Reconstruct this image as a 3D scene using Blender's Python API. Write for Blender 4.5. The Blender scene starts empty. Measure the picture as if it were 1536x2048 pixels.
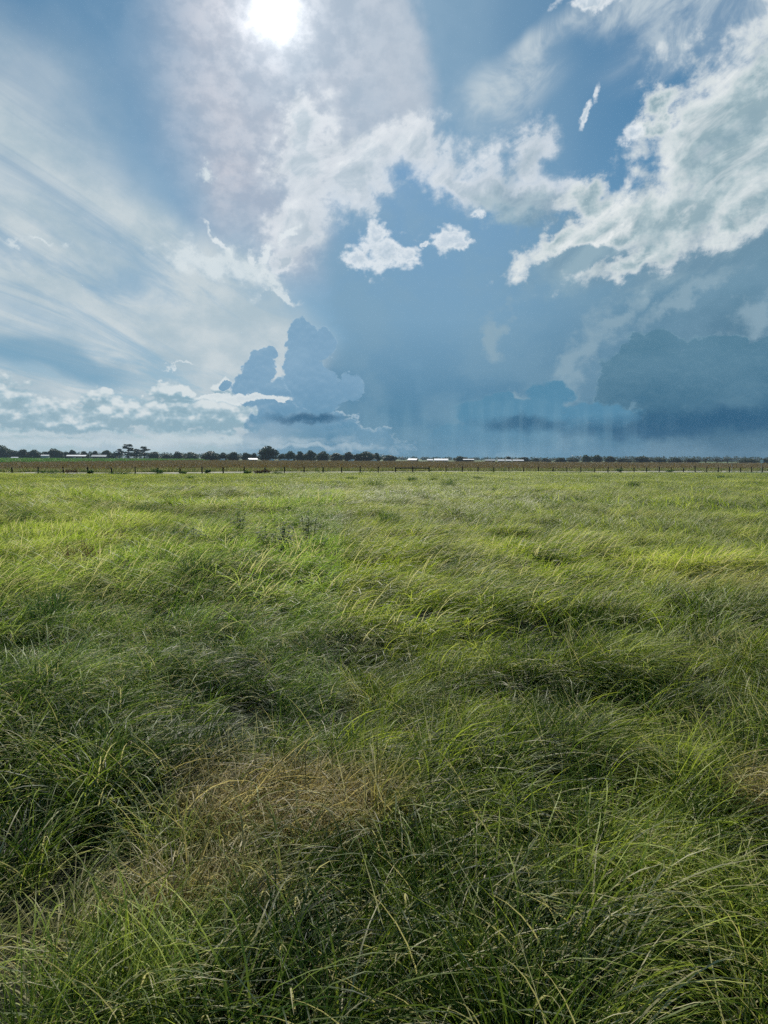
import bpy, bmesh, math, random
import numpy as np
from mathutils import Vector, Matrix, Euler, noise as mnoise

random.seed(7); rng = np.random.default_rng(11)
R = math.radians
scene = bpy.context.scene
COL = scene.collection

# ------------------------------------------------------------------ camera
F = 1365.0                      # focal length in photograph pixels (2048 high)
CAM_H = 2.6
PITCH, ROLL = 4.46, 0.30
cam_d = bpy.data.cameras.new("camera"); cam = bpy.data.objects.new("camera", cam_d)
COL.objects.link(cam); scene.camera = cam
cam_d.sensor_fit = 'VERTICAL'; cam_d.sensor_height = 36.0; cam_d.lens = 36.0*F/2048
cam_d.clip_start = 0.05; cam_d.clip_end = 20000
CM = Matrix.Rotation(R(90-PITCH), 3, 'X') @ Matrix.Rotation(R(ROLL), 3, 'Z')
cam.matrix_world = Matrix.Translation((0, 0, CAM_H)) @ CM.to_4x4()

def ray(px, py):
    return (CM @ Vector(((px-768)/F, -(py-1024)/F, -1))).normalized()
def azel(px, py):               # a direction of the sky, degrees
    d = ray(px, py)
    return math.degrees(math.atan2(d.x, d.y)), math.degrees(math.asin(d.z))

SUN_AZ, SUN_EL = azel(548, 30)
SUN_D = ray(548, 30)

# ------------------------------------------------------------------ sky
world = bpy.data.worlds.new("World"); scene.world = world; world.use_nodes = True
NT = world.node_tree; NT.nodes.clear()
FLAT = []                       # vectors that are really two-dimensional
class NB:
    """small node builder: every value is a socket or a number"""
    def __init__(s, nt): s.nt = nt
    def n(s, t, **kw):
        x = s.nt.nodes.new(t)
        for k, v in kw.items(): setattr(x, k, v)
        return x
    def put(s, sock, v):
        if isinstance(v, bpy.types.NodeSocket): s.nt.links.new(v, sock)
        elif v is not None:
            if isinstance(v, (tuple, list)) and len(v) == 3 and sock.type == 'RGBA': v = (*v, 1)
            sock.default_value = v
    def m(s, op, a, b=None, c=None, clamp=False):
        x = s.n('ShaderNodeMath', operation=op, use_clamp=clamp)
        for i, v in enumerate((a, b, c)):
            if v is not None: s.put(x.inputs[i], v)
        return x.outputs[0]
    def v(s, op, a, b=None, sc=None):
        x = s.n('ShaderNodeVectorMath', operation=op)
        s.put(x.inputs[0], a)
        if b is not None: s.put(x.inputs[1], b)
        if sc is not None: s.put(x.inputs['Scale'], sc)
        return x.outputs['Value'] if op in ('LENGTH', 'DOT_PRODUCT', 'DISTANCE') else x.outputs['Vector']
    def noise(s, vec, scale, detail=6, rough=.55, dist=0, lac=2.0, color=False):
        x = s.n('ShaderNodeTexNoise', noise_dimensions='2D' if vec in FLAT else '3D')
        s.put(x.inputs['Vector'], vec); s.put(x.inputs['Scale'], scale); s.put(x.inputs['Detail'], detail)
        s.put(x.inputs['Roughness'], rough); s.put(x.inputs['Distortion'], dist); s.put(x.inputs['Lacunarity'], lac)
        return x.outputs['Color' if color else 'Fac']
    def voro(s, vec, scale, detail=0, rough=.5):
        x = s.n('ShaderNodeTexVoronoi', feature='F1', voronoi_dimensions='2D')
        s.put(x.inputs['Vector'], vec); s.put(x.inputs['Scale'], scale); s.put(x.inputs['Detail'], detail); s.put(x.inputs['Roughness'], rough)
        return x.outputs['Distance']
    def mapr(s, v, a, b, c=0., d=1., kind='SMOOTHSTEP'):
        x = s.n('ShaderNodeMapRange', interpolation_type=kind)
        s.put(x.inputs['Value'], v)
        for k, q in zip(('From Min', 'From Max', 'To Min', 'To Max'), (a, b, c, d)): s.put(x.inputs[k], q)
        return x.outputs['Result']
    def mix(s, f, a, b, mode='MIX'):
        x = s.n('ShaderNodeMix', data_type='RGBA', blend_type=mode)
        s.put(x.inputs['Factor'], f); s.put(x.inputs[6], a); s.put(x.inputs[7], b)
        return x.outputs[2]
    def ramp(s, f, stops):
        x = s.n('ShaderNodeValToRGB'); s.put(x.inputs[0], f)
        e = x.color_ramp.elements
        while len(e) < len(stops): e.new(.5)
        for i, (p, c) in enumerate(stops): e[i].position = p; e[i].color = (*c, 1)
        return x.outputs[0]
def lin(c):                     # sRGB 0-255 to linear
    return tuple(((v/255+.055)/1.055)**2.4 if v > 10 else v/255/12.92 for v in c)

SKY_K = 0.078; EXPO = .36      # the photograph is exposed a little brighter than the sky strength alone
def sc(c):                      # a radiance (linear) as seen by the Background at strength SKY_K
    return tuple(v/SKY_K/2**EXPO for v in lin(c))

W = NB(NT)
tc = W.n('ShaderNodeTexCoord').outputs['Generated']
D = W.v('NORMALIZE', tc)
sep = W.n('ShaderNodeSeparateXYZ'); W.put(sep.inputs[0], D)
X, Y, Z = sep.outputs
DEG = 57.29578
AZ = W.m('MULTIPLY', W.m('ARCTAN2', X, Y), DEG)
EL = W.m('MULTIPLY', W.m('ARCSINE', Z), DEG)
cb = W.n('ShaderNodeCombineXYZ'); W.put(cb.inputs[0], W.m('DIVIDE', AZ, DEG)); W.put(cb.inputs[1], W.m('DIVIDE', EL, DEG))
ANG = cb.outputs[0]; FLAT.append(ANG)                 # sky angles as a vector, radians
# warped sky coordinates, kept as plain numbers
def parts(c):
    sp = W.n('ShaderNodeSeparateColor'); W.put(sp.inputs[0], c)
    return [W.m('SUBTRACT', sp.outputs[i], .5) for i in range(2)]
bx, by = parts(W.noise(ANG, 5, 3, .5, color=True))
fx, fy = parts(W.noise(ANG, 24, 5, .62, color=True))
P0 = (AZ, EL)
P1 = (W.m('MULTIPLY_ADD', bx, 5.0, AZ), W.m('MULTIPLY_ADD', by, 5.0, EL))
P2 = (W.m('MULTIPLY_ADD', fx, 3.5, P1[0]), W.m('MULTIPLY_ADD', fy, 3.5, P1[1]))      # ragged
P3 = (W.m('MULTIPLY_ADD', fx, 1.6, AZ), W.m('MULTIPLY_ADD', fy, 1.6, EL))            # slightly ragged

def blob(P, px, py, rx, ry, ang=0):
    """1 at the middle of an ellipse of sky, 0 on its edge; ang = degrees counter-clockwise"""
    a, e = azel(px, py); k = DEG/F; c, s = math.cos(R(ang)), math.sin(R(ang)); rx *= k; ry *= k
    u = W.m('MULTIPLY_ADD', P[0], c/rx, W.m('MULTIPLY_ADD', P[1], s/rx, -(a*c+e*s)/rx))
    v = W.m('MULTIPLY_ADD', P[0], -s/ry, W.m('MULTIPLY_ADD', P[1], c/ry, (a*s-e*c)/ry))
    return W.m('SUBTRACT', 1.0, W.m('SQRT', W.m('MULTIPLY_ADD', u, u, W.m('MULTIPLY', v, v))))
def union(P, lst, soft=.25):
    o = None
    for b in lst:
        f = blob(P, *b)
        o = f if o is None else W.m('SMOOTH_MAX', o, f, soft)
    return o

# shared noises
cirr_base = W.m('ADD', W.m('MAXIMUM', Z, 0.0), .10)
qx, qy = W.m('DIVIDE', X, cirr_base), W.m('DIVIDE', Y, cirr_base)
ws, wc = math.sin(R(9.6)), math.cos(R(9.6))           # the high wind blows towards this azimuth
q = W.n('ShaderNodeCombineXYZ')
W.put(q.inputs[0], W.m('SUBTRACT', W.m('MULTIPLY', qx, wc), W.m('MULTIPLY', qy, ws)))
W.put(q.inputs[1], W.m('ADD', W.m('MULTIPLY', qx, ws*.2), W.m('MULTIPLY', qy, wc*.2)))
QS = q.outputs[0]; FLAT.append(QS)                    # cloud-plane coordinates drawn out along the wind
streak = W.noise(QS, 3.2, 7, .62, .6)
streak2 = W.noise(QS, .9, 4, .5, .3)
sq = W.v('MULTIPLY', ANG, (1, 1.4, 1)); FLAT.append(sq)
nA = W.noise(sq, 9, 6, .6)
nB = W.noise(sq, 30, 6, .6)
vA = W.m('DIVIDE', W.voro(sq, 20, 2, .55), 1.85)
vB = W.m('DIVIDE', W.voro(sq, 62, 2, .55), 1.85)
mr = W.n('ShaderNodeVectorRotate', rotation_type='Z_AXIS'); W.put(mr.inputs['Vector'], ANG); W.put(mr.inputs['Angle'], R(-30))
rot = W.v('MULTIPLY', mr.outputs[0], (.5, 1, 1)); FLAT.append(rot)
nR = W.noise(rot, 17, 6, .6, .4)                      # drawn out up to the right
rot2 = W.v('ADD', rot, (-.006, .016, 0)); FLAT.append(rot2)
reliefR = W.m('MULTIPLY', W.m('SUBTRACT', nR, W.noise(rot2, 17, 6, .6, .4)), 3.4)
# the same billows a little towards the sun, for relief
sqs = W.v('ADD', sq, (0, .007, 0)); FLAT.append(sqs)
nBs = W.noise(sqs, 30, 6, .6)
vBs = W.m('DIVIDE', W.voro(sqs, 62, 2, .55), 1.85)
reliefS = W.m('MULTIPLY', W.m('SUBTRACT', nB, nBs), 3.0)
relief = W.m('MULTIPLY_ADD', W.m('SUBTRACT', vBs, vB), 1.1, W.m('MULTIPLY', reliefS, .6))

# --- clear sky
sky = W.n('ShaderNodeTexSky', sky_type='NISHITA', sun_disc=False)
sky.sun_elevation = R(SUN_EL); sky.sun_rotation = R(SUN_AZ); sky.air_density = 1.0; sky.dust_density = .4; sky.ozone_density = 2.0
col = W.mix(1.0, sky.outputs[0], (.52, .72, .76), 'MULTIPLY')
col = W.mix(.78, col, W.ramp(W.m('DIVIDE', EL, 90, clamp=True), [(0, sc((138, 172, 196))), (.14, sc((104, 150, 184))), (.33, sc((68, 122, 163))), (1, sc((40, 84, 130)))]))

# --- high veil, the pale haze of thin cloud around the sun
sd = W.m('ARCCOSINE', W.v('DOT_PRODUCT', D, tuple(SUN_D)))
sdeg = W.m('MULTIPLY', sd, DEG)
veil = W.mapr(union(P1, [(600, 60, 330, 420, 0), (560, 330, 190, 260, 0), (760, 120, 160, 300, 0), (700, -200, 400, 400, 0)]), -.05, .55)
arc = W.mapr(union(P3, [(555, 250, 314, 340, 0), (555, 420, 300, 260, 0)]), -.05, .12)
veil = W.m('MULTIPLY', veil, arc)
veil = W.m('MULTIPLY', veil, W.mapr(nA, .3, .7, .66, .98))
col = W.mix(veil, col, W.mix(W.mapr(nB, .35, .65), sc((176, 182, 196)), sc((196, 198, 208))))
edge = W.m('MULTIPLY', W.mapr(union(P3, [(555, 250, 310, 340, 0)]), 0, .13), W.mapr(AZ, azel(620, 200)[0], azel(860, 200)[0], .1, 1))
edge = W.m('MULTIPLY', edge, W.mapr(EL, azel(800, 330)[1], azel(800, 180)[1]))
col = W.mix(W.m('MULTIPLY', edge, .6), col, sc((196, 200, 210)))
# --- thin generic cirrus all over the sky
gen = W.mapr(streak2, .42, .72, 0, .45)
col = W.mix(gen, col, sc((150, 180, 200)))

# --- cirrus sheets on the left, drawn out by the wind
cm = W.mapr(union(P1, [(120, 640, 420, 230, -20), (60, 430, 240, 120, -38), (330, 560, 300, 130, -30), (480, 590, 120, 60, -30), (-150, 500, 400, 400, 0), (250, 830, 400, 90, 0), (530, 720, 170, 110, 0)]), -.10, .45)
cd = W.m('MULTIPLY', cm, W.mapr(W.m('ADD', W.m('MULTIPLY', streak, .75), W.m('MULTIPLY', streak2, .35)), .38, .62, .35, 1.0))
col = W.mix(cd, col, W.mix(W.mapr(nA, .3, .7), sc((172, 192, 203)), sc((200, 211, 216))))
hole = W.mapr(union(P1, [(80, 715, 200, 45, -8)]), 0, .6)
col = W.mix(W.m('MULTIPLY', hole, .7), col, sc((112, 158, 186)))

# --- streaks on the upper right
ru = W.mapr(union(P1, [(1040, 110, 160, 40, 25), (1130, 45, 120, 26, 30), (1000, 180, 130, 60, 15), (1450, 40, 230, 70, 10), (1300, 20, 180, 50, 0)]), -.1, .7)
col = W.mix(W.m('MULTIPLY', ru, W.mapr(nR, .35, .62, .25, 1.0)), col, sc((190, 204, 213)))

def cloud(col, field, ragged, lo, hi, stops, alpha=1.0, rel=0.0, relcol=(220, 228, 232), soft=False):
    """one bank of cloud: field + ragged edge; colour follows how thick it is (thin edges let the light through)"""
    f = W.m('ADD', field, ragged)
    a = W.mapr(f, lo, hi)
    if alpha != 1.0: a = W.m('MULTIPLY', a, alpha)
    c = W.ramp(W.m('MULTIPLY', W.m('SUBTRACT', f, lo), 1.0, clamp=True), [(p, sc(k)) for p, k in stops])
    if rel:
        rr = reliefR if soft else relief
        c = W.mix(W.m('MULTIPLY', rr, rel, clamp=True), c, sc(relcol))
        c = W.mix(W.m('MULTIPLY', rr, -rel*.6, clamp=True), c, sc((128, 158, 174)))
    return W.mix(a, col, c)
rag = W.m('ADD', W.m('MULTIPLY', W.m('SUBTRACT', nA, .5), 1.5), W.m('MULTIPLY', W.m('SUBTRACT', nB, .5), 1.0))
ragS = W.m('MULTIPLY', W.m('SUBTRACT', nB, .5), 1.6)
puff = W.m('ADD', W.m('MULTIPLY', W.m('SUBTRACT', .45, vA), .7), W.m('ADD', W.m('MULTIPLY', W.m('SUBTRACT', .45, vB), .45), W.m('MULTIPLY_ADD', nB, .5, -.36)))

# --- storm sheet: the dark anvil and rain under it
st = union(P1, [(870, 560, 290, 260, 0), (1150, 760, 480, 190, 0), (1500, 640, 330, 230, 0), (740, 800, 170, 130, 0), (1250, 560, 330, 120, 20), (800, 420, 160, 100, 0), (1200, 890, 900, 90, 0)], .4)
sa = W.mapr(W.m('ADD', st, W.m('MULTIPLY', W.m('SUBTRACT', nA, .5), .5)), .02, .42)
scol = W.ramp(W.m('DIVIDE', EL, 25, clamp=True), [(0, sc((80, 128, 156))), (.16, sc((74, 125, 157))), (.45, sc((120, 160, 188))), (1, sc((112, 156, 196)))])
scol = W.mix(W.mapr(AZ, 5, 27), scol, W.ramp(W.m('DIVIDE', EL, 25, clamp=True), [(0, sc((66, 108, 134))), (.22, sc((58, 102, 130))), (.5, sc((100, 138, 160))), (1, sc((124, 156, 172)))]))
scol = W.mix(W.mapr(nA, .35, .65, 0, .35), scol, sc((128, 162, 182)))
col = W.mix(W.m('MULTIPLY', sa, .92), col, scol)

# --- pale gaps and streaks inside the storm
pg = W.mapr(W.m('ADD', union(P2, [(1160, 720, 40, 120, -25), (1240, 650, 110, 26, 38), (1380, 620, 180, 24, 25), (1000, 650, 26, 60, 0), (1040, 795, 60, 26, -10), (1520, 650, 60, 30, 30), (1010, 905, 60, 30, 0), (1160, 850, 70, 50, 0)]), ragS), 0, .9)
col = W.mix(W.m('MULTIPLY', pg, .7), col, sc((144, 171, 186)))

# --- long bright band across the middle and its ragged sheets
band = union(P2, [(535, 520, 60, 22, 45), (590, 440, 110, 62, 40), (620, 330, 110, 90, 60), (720, 340, 120, 60, 25), (800, 300, 110, 50, -10), (880, 350, 120, 46, -12), (960, 350, 110, 60, -5), (1060, 300, 76, 52, 20), (1040, 360, 100, 50, 0), (1140, 390, 90, 40, -15), (600, 250, 60, 80, 0)], .2)
ragB = W.m('ADD', W.m('MULTIPLY', rag, .8), W.m('MULTIPLY', W.m('SUBTRACT', nR, .5), 1.0))
col = cloud(col, band, ragB, -.22, .80, [(0, (176, 196, 212)), (.35, (206, 216, 224)), (.6, (228, 233, 237)), (.85, (206, 215, 223)), (1, (186, 200, 211))], .95, 1.0, (236, 240, 243), soft=True)
tail = union(P3, [(530, 505, 34, 11, 60), (505, 520, 8, 22, 0), (575, 470, 50, 10, 35), (440, 490, 60, 6, -50)], .1)
col = cloud(col, tail, ragS, 0, .7, [(0, (190, 205, 215)), (.5, (222, 230, 234)), (1, (222, 230, 234))], .9)
leftpuff = union(P2, [(520, 570, 60, 16, -35), (560, 610, 60, 12, -25), (425, 335, 30, 22, 0), (440, 550, 120, 40, -20), (70, 492, 62, 9, -8), (370, 738, 44, 6, 2)], .1)
col = cloud(col, leftpuff, ragS, 0, .8, [(0, (190, 205, 215)), (.6, (216, 226, 230)), (1, (216, 226, 230))], .8)

# --- sunlit heap cloud on the right
hp = union(P2, [(1500, 250, 170, 170, 0), (1440, 330, 120, 150, 0), (1420, 230, 90, 80, 30), (1560, 110, 80, 120, 0), (1330, 210, 36, 30, 20), (1400, 440, 170, 76, 25), (1250, 460, 160, 60, 18), (1110, 500, 110, 34, 20), (1290, 530, 150, 36, 10), (1200, 400, 80, 40, 20), (1500, 430, 120, 60, 20)], .25)
under = W.mapr(W.m('ADD', union(P2, [(1240, 490, 230, 90, 15), (1430, 520, 200, 60, 20), (1040, 400, 130, 50, -10)]), W.m('MULTIPLY', rag, .4)), -.1, .6)
col = W.mix(W.m('MULTIPLY', under, .75), col, W.mix(W.mapr(nR, .35, .65), sc((112, 146, 168)), sc((152, 178, 190))))
hp = W.m('SUBTRACT', hp, W.m('MAXIMUM', W.mapr(union(P3, [(1180, 510, 100, 26, 10)]), 0, 1), 0.0))
ragR = W.m('ADD', W.m('MULTIPLY', W.m('SUBTRACT', nR, .5), 1.1), W.m('MULTIPLY', W.m('SUBTRACT', nB, .5), 1.1))
col = cloud(col, hp, ragR, -.14, .50, [(0, (186, 204, 214)), (.3, (226, 232, 234)), (.55, (212, 221, 223)), (.8, (178, 197, 203)), (1, (150, 175, 185))], .98, 1.0, (236, 240, 240), soft=True)
smr = ragS
sm = union(P3, [(765, 505, 62, 34, 5), (752, 465, 22, 28, 0), (720, 520, 34, 18, 0), (815, 500, 26, 16, 0), (905, 475, 36, 22, 25), (955, 428, 16, 7, -10), (925, 490, 22, 10, 20), (850, 486, 10, 4, 0), (1165, 235, 8, 26, -20), (1190, 188, 8, 14, -20), (1265, 270, 20, 12, 0), (1180, 3, 50, 10, 0)], .1)
col = cloud(col, sm, W.m('ADD', W.m('MULTIPLY', ragS, 1.3), W.m('MULTIPLY', W.m('SUBTRACT', vB, .45), -.8)), -.25, .7, [(0, (206, 220, 230)), (.3, (236, 242, 246)), (.7, (232, 238, 242)), (1, (196, 210, 222))], .95, .8, (240, 244, 247))

# --- far heaps on the left, near the horizon
LOW = [(20, 790, 42, 34, 0), (60, 830, 90, 34, 0), (190, 800, 42, 22, 0), (230, 830, 80, 30, 0), (340, 780, 40, 22, 0), (330, 830, 90, 34, 0), (420, 830, 80, 34, 0), (130, 850, 120, 20, 0), (470, 830, 60, 40, 0), (-120, 800, 120, 60, 0), (450, 775, 24, 16, 0), (370, 785, 16, 14, 0)]
vL = W.m('DIVIDE', W.voro(sq, 34, 2, .6), 1.96)
puffL = W.m('MULTIPLY_ADD', W.m('SUBTRACT', .45, vL), 1.1, W.m('MULTIPLY', W.m('SUBTRACT', nB, .5), .7))
low0 = W.m('ADD', union(P3, LOW, .15), puffL)
UPP = (P3[0], W.m('ADD', P3[1], .45))
sq2 = W.v('ADD', sq, (0, .011, 0)); FLAT.append(sq2)
vL2 = W.m('DIVIDE', W.voro(sq2, 34, 2, .6), 1.96)
low1 = W.m('ADD', union(UPP, LOW, .15), W.m('MULTIPLY', W.m('SUBTRACT', .45, vL2), 1.1))
lit = W.mapr(W.m('SUBTRACT', W.m('SUBTRACT', low0, low1), W.m('MULTIPLY', W.m('SUBTRACT', nB, .5), .2)), -.25, .55)
lc = W.ramp(lit, [(0, sc((134, 168, 184))), (.45, sc((164, 190, 202))), (.75, sc((198, 212, 218))), (1, sc((220, 228, 230)))])
col = W.mix(W.m('MULTIPLY', W.mapr(low0, .0, .28), .82), col, lc)
lowb = union(P3, [(200, 885, 320, 10, 0), (450, 880, 260, 12, 0), (620, 893, 160, 7, 0), (60, 868, 200, 6, 0)], .1)
col = cloud(col, lowb, ragS, -.3, .8, [(0, (176, 196, 206)), (1, (196, 210, 216))], .75)

# --- towering storm clouds, seen against the light
def tower(col, lst, core, rim, w=.16, hi=.10):
    f = W.m('MULTIPLY_ADD', puff, .6, union(P3, lst, .2))
    a = W.m('MULTIPLY', W.mapr(f, .05, hi+.05), W.mapr(EL, 1.2, 3.8, .3, 1))
    core = W.mix(W.m('MULTIPLY', relief, .16, clamp=True), core, rim)
    core = W.mix(W.m('MULTIPLY', relief, -.2, clamp=True), core, W.mix(.5, core, sc((60, 112, 146))))
    c = W.mix(W.m('MULTIPLY', W.mapr(f, .05, .05+w, 1, 0), W.mapr(relief, -.2, .15)), core, rim)
    return W.mix(a, col, c)
core = W.mix(W.mapr(EL, 1, 8), sc((84, 136, 168)), sc((126, 164, 192)))
core = W.mix(W.m('MULTIPLY', W.mapr(nA, .4, .7), .25), core, sc((150, 182, 204)))
col = tower(col, [(515, 735, 38, 38, 0), (502, 780, 34, 46, 0), (535, 706, 20, 14, 0), (550, 800, 52, 50, 0), (455, 773, 18, 10, 0), (600, 850, 130, 50, 0), (640, 890, 200, 50, 0)], core, sc((205, 220, 228)), .16)
col = tower(col, [(605, 668, 30, 36, 0), (645, 692, 28, 38, 0), (605, 735, 48, 64, 0), (635, 790, 60, 52, 0), (695, 775, 36, 30, 0)], core, sc((176, 202, 220)), .10)
rcore = W.mix(W.mapr(EL, 1, 10), sc((58, 104, 132)), sc((84, 127, 151)))
col = tower(col, [(1310, 700, 60, 44, 0), (1280, 740, 80, 60, 0), (1235, 790, 46, 70, 0), (1400, 770, 140, 90, 0), (1520, 740, 70, 60, 0), (1450, 700, 60, 30, 0), (1560, 700, 40, 40, 0), (1420, 880, 300, 90, 0)], W.mix(W.mapr(nA, .35, .68, 0, .28), rcore, sc((112, 150, 171))), sc((130, 165, 182)), .14, .12)
col = tower(col, [(1100, 790, 50, 30, 0), (1000, 800, 40, 22, 0), (1050, 825, 130, 30, 0), (960, 825, 70, 34, 0), (1200, 830, 100, 30, 0), (1060, 890, 260, 70, 0)], W.mix(.0, sc((84, 136, 166)), sc((84, 136, 166))), sc((120, 160, 180)), .2, .26)
# flat dark bases and shafts of rain
dk = W.mapr(W.m('ADD', union(P3, [(1440, 840, 300, 32, 2), (1050, 848, 130, 22, 0), (620, 838, 110, 14, 0), (1300, 862, 200, 24, 0)]), W.m('MULTIPLY', ragS, .3)), 0, .8)
col = W.mix(W.m('MULTIPLY', dk, .8), col, sc((38, 88, 122)))
shaft = W.noise(W.v('MULTIPLY', D, (60, 60, 3)), 1.0, 3, .5)
rain = W.m('MULTIPLY', W.mapr(union(P0, [(960, 860, 420, 80, 0)]), 0, .5), W.mapr(shaft, .4, .7))
col = W.mix(W.m('MULTIPLY', rain, .22), col, sc((126, 166, 186)))
shelf = union(P3, [(500, 797, 84, 7, 1), (430, 792, 40, 7, 0), (560, 800, 30, 5, 0)], .1)
col = cloud(col, shelf, W.m('MULTIPLY', ragS, .7), -.2, .25, [(0, (196, 212, 220)), (.5, (222, 230, 232)), (1, (212, 222, 226))], .9)

# --- glare of the sun itself behind the thin cloud
def gauss(w): return W.m('POWER', 2.718, W.m('MULTIPLY', W.m('POWER', W.m('DIVIDE', sdeg, w), 2.0), -1.0))
g2 = W.m('POWER', 2.718, W.m('MULTIPLY', W.m('DIVIDE', sdeg, 5.5), -1.0))
gv = W.m('MULTIPLY_ADD', nB, .5, W.m('MULTIPLY', nA, .5))            # the veil breaks the glare up
glow = W.m('ADD', W.m('MULTIPLY', gauss(.9), 1.2/SKY_K), W.m('MULTIPLY', W.m('ADD', W.m('MULTIPLY', gauss(2.3), .40/SKY_K), W.m('MULTIPLY', g2, .17/SKY_K)), W.mapr(gv, .38, .62, .7, 1.35)))
cc = W.n('ShaderNodeCombineColor')
for i, k in enumerate((1.0, .975, .93)): W.put(cc.inputs[i], W.m('MULTIPLY', glow, k))
col = W.mix(1.0, col, cc.outputs[0], 'ADD')

bg = W.n('ShaderNodeBackground'); W.put(bg.inputs[0], col); bg.inputs[1].default_value = SKY_K
out = W.n('ShaderNodeOutputWorld'); NT.links.new(bg.outputs[0], out.inputs[0])
world.cycles.sampling_method = 'NONE'

# ------------------------------------------------------------------ sun and exposure
sun_d = bpy.data.lights.new("sun", 'SUN'); sun_d.energy = 5.0; sun_d.angle = R(.6); sun_d.color = (1, .95, .86)
sun = bpy.data.objects.new("sun", sun_d); COL.objects.link(sun); sun.location = (0, 0, 60)
sun.rotation_euler = (-SUN_D).to_track_quat('-Z', 'Y').to_euler()
scene.view_settings.view_transform = 'Standard'; scene.view_settings.look = 'None'
scene.view_settings.exposure = EXPO; scene.view_settings.gamma = 1
scene.render.engine = 'CYCLES'
scene.cycles.use_adaptive_sampling = True; scene.cycles.adaptive_threshold = .022; scene.cycles.adaptive_min_samples = 16
scene.cycles.use_denoising = False; scene.cycles.sample_clamp_indirect = 1.0; scene.cycles.sample_clamp_direct = 1.5
scene.cycles.max_bounces = 4; scene.cycles.diffuse_bounces = 2; scene.cycles.glossy_bounces = 2; scene.cycles.transmission_bounces = 2
scene.cycles.time_limit = 900

# ------------------------------------------------------------------ helpers
def tag(o, label=None, cat=None, group=None, kind=None):
    if label: o['label'] = label
    if cat: o['category'] = cat
    if group: o['group'] = group
    if kind: o['kind'] = kind
    return o
def material(name):
    m = bpy.data.materials.new(name); m.use_nodes = True; m.node_tree.nodes.clear()
    return m, NB(m.node_tree)
def finish(nb, sh):
    o = nb.n('ShaderNodeOutputMaterial'); nb.nt.links.new(sh, o.inputs[0])
def bsdf(nb, col, rough=.8, spec=.3, normal=None, **kw):
    b = nb.n('ShaderNodeBsdfPrincipled'); nb.put(b.inputs['Base Color'], col if not isinstance(col, tuple) else (*col[:3], 1))
    nb.put(b.inputs['Roughness'], rough); nb.put(b.inputs['Specular IOR Level'], spec)
    if normal is not None: nb.put(b.inputs['Normal'], normal)
    for k, v in kw.items(): nb.put(b.inputs[k], v)
    return b.outputs[0]
def simple(name, c1, c2, scale=3, rough=.8, spec=.3, bump=0, stretch=(1, 1, 1), obj=True):
    m, nb = material(name)
    t = nb.n('ShaderNodeTexCoord').outputs['Object'] if obj else nb.n('ShaderNodeNewGeometry').outputs['Position']
    t = nb.v('MULTIPLY', t, stretch)
    f = nb.noise(t, scale, 6, .6)
    c = nb.mix(nb.mapr(f, .3, .7), (*c1, 1), (*c2, 1))
    nrm = None
    if bump:
        b = nb.n('ShaderNodeBump'); nb.put(b.inputs['Height'], f); nb.put(b.inputs['Distance'], bump); nrm = b.outputs[0]
    finish(nb, bsdf(nb, c, rough, spec, nrm)); return m
def mesh_obj(name, V, Fc, mat, parent=None, smooth=False, mats=None, midx=None):
    me = bpy.data.meshes.new(name); me.from_pydata([tuple(v) for v in V], [], [tuple(f) for f in Fc]); me.update()
    for mm in (mats or [mat]): me.materials.append(mm)
    if midx is not None: me.polygons.foreach_set('material_index', np.asarray(midx, dtype=np.int32))
    if smooth: me.polygons.foreach_set('use_smooth', [True]*len(me.polygons))
    o = bpy.data.objects.new(name, me); COL.objects.link(o)
    if parent: o.parent = parent
    return o
def empty(name, loc, rz=0):
    o = bpy.data.objects.new(name, None); COL.objects.link(o); o.location = loc; o.rotation_euler = (0, 0, rz); o.empty_display_size = .3
    return o

# ------------------------------------------------------------------ lie of the land
def vnoise(x, y, scale, seed=0):
    """smooth value noise, numpy, 0..1"""
    x = np.asarray(x)/scale+seed*17.13; y = np.asarray(y)/scale+seed*9.71
    xi, yi = np.floor(x).astype(np.int64), np.floor(y).astype(np.int64); fx, fy = x-xi, y-yi
    fx = fx*fx*fx*(fx*(fx*6-15)+10); fy = fy*fy*fy*(fy*(fy*6-15)+10)
    def h(a, b):
        n = (a*374761393+b*668265263+seed*1274126177) & 0x7fffffff
        n = ((n ^ (n >> 13))*1274126177) & 0x7fffffff
        return ((n ^ (n >> 16)) & 0xffff)/65535.0
    return (h(xi, yi)*(1-fx)+h(xi+1, yi)*fx)*(1-fy)+(h(xi, yi+1)*(1-fx)+h(xi+1, yi+1)*fx)*fy
def fbm(x, y, scale, seed=0, oct=3):
    s = 0; a = 1; t = 0
    for k in range(oct): s = s+a*vnoise(x, y, scale/2**k, seed+k); t += a; a *= .5
    return s/t
def land(x, y):
    x = np.asarray(x, float); y = np.asarray(y, float)
    r = np.hypot(x, y)
    fade = np.clip((260-r)/160, 0, 1)
    return ((fbm(x, y, 26, 3)-.5)*.30+(fbm(x, y, 5, 8, 2)-.5)*.16+(fbm(x, y*1.3, 1.9, 12, 2)-.5)*.30*np.clip((60-r)/30, 0, 1))*fade-.02*np.clip((r-200)/300, 0, 1)

# fence line fitted to the posts: post i stands at FP(i)
FA, FB, FC, FY = -0.5441373, 0.03135649, 0.01261596, 99.6
FY = 122/(1+FC*(-FA/FB))
def FP(i): return FY*(FA+FB*i), FY*(1+FC*i)
FD = np.array([FB, FC]); FD = FD/np.hypot(*FD); FN = np.array([-FD[1], FD[0]]); FO = np.array(FP(0))
def beyond(x, y): return (np.asarray(x)-FO[0])*FN[0]+(np.asarray(y)-FO[1])*FN[1]     # metres past the fence
def along(u, v):                 # point u metres along the fence, v metres past it
    p = FO+FD*u+FN*v; return float(p[0]), float(p[1])

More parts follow.
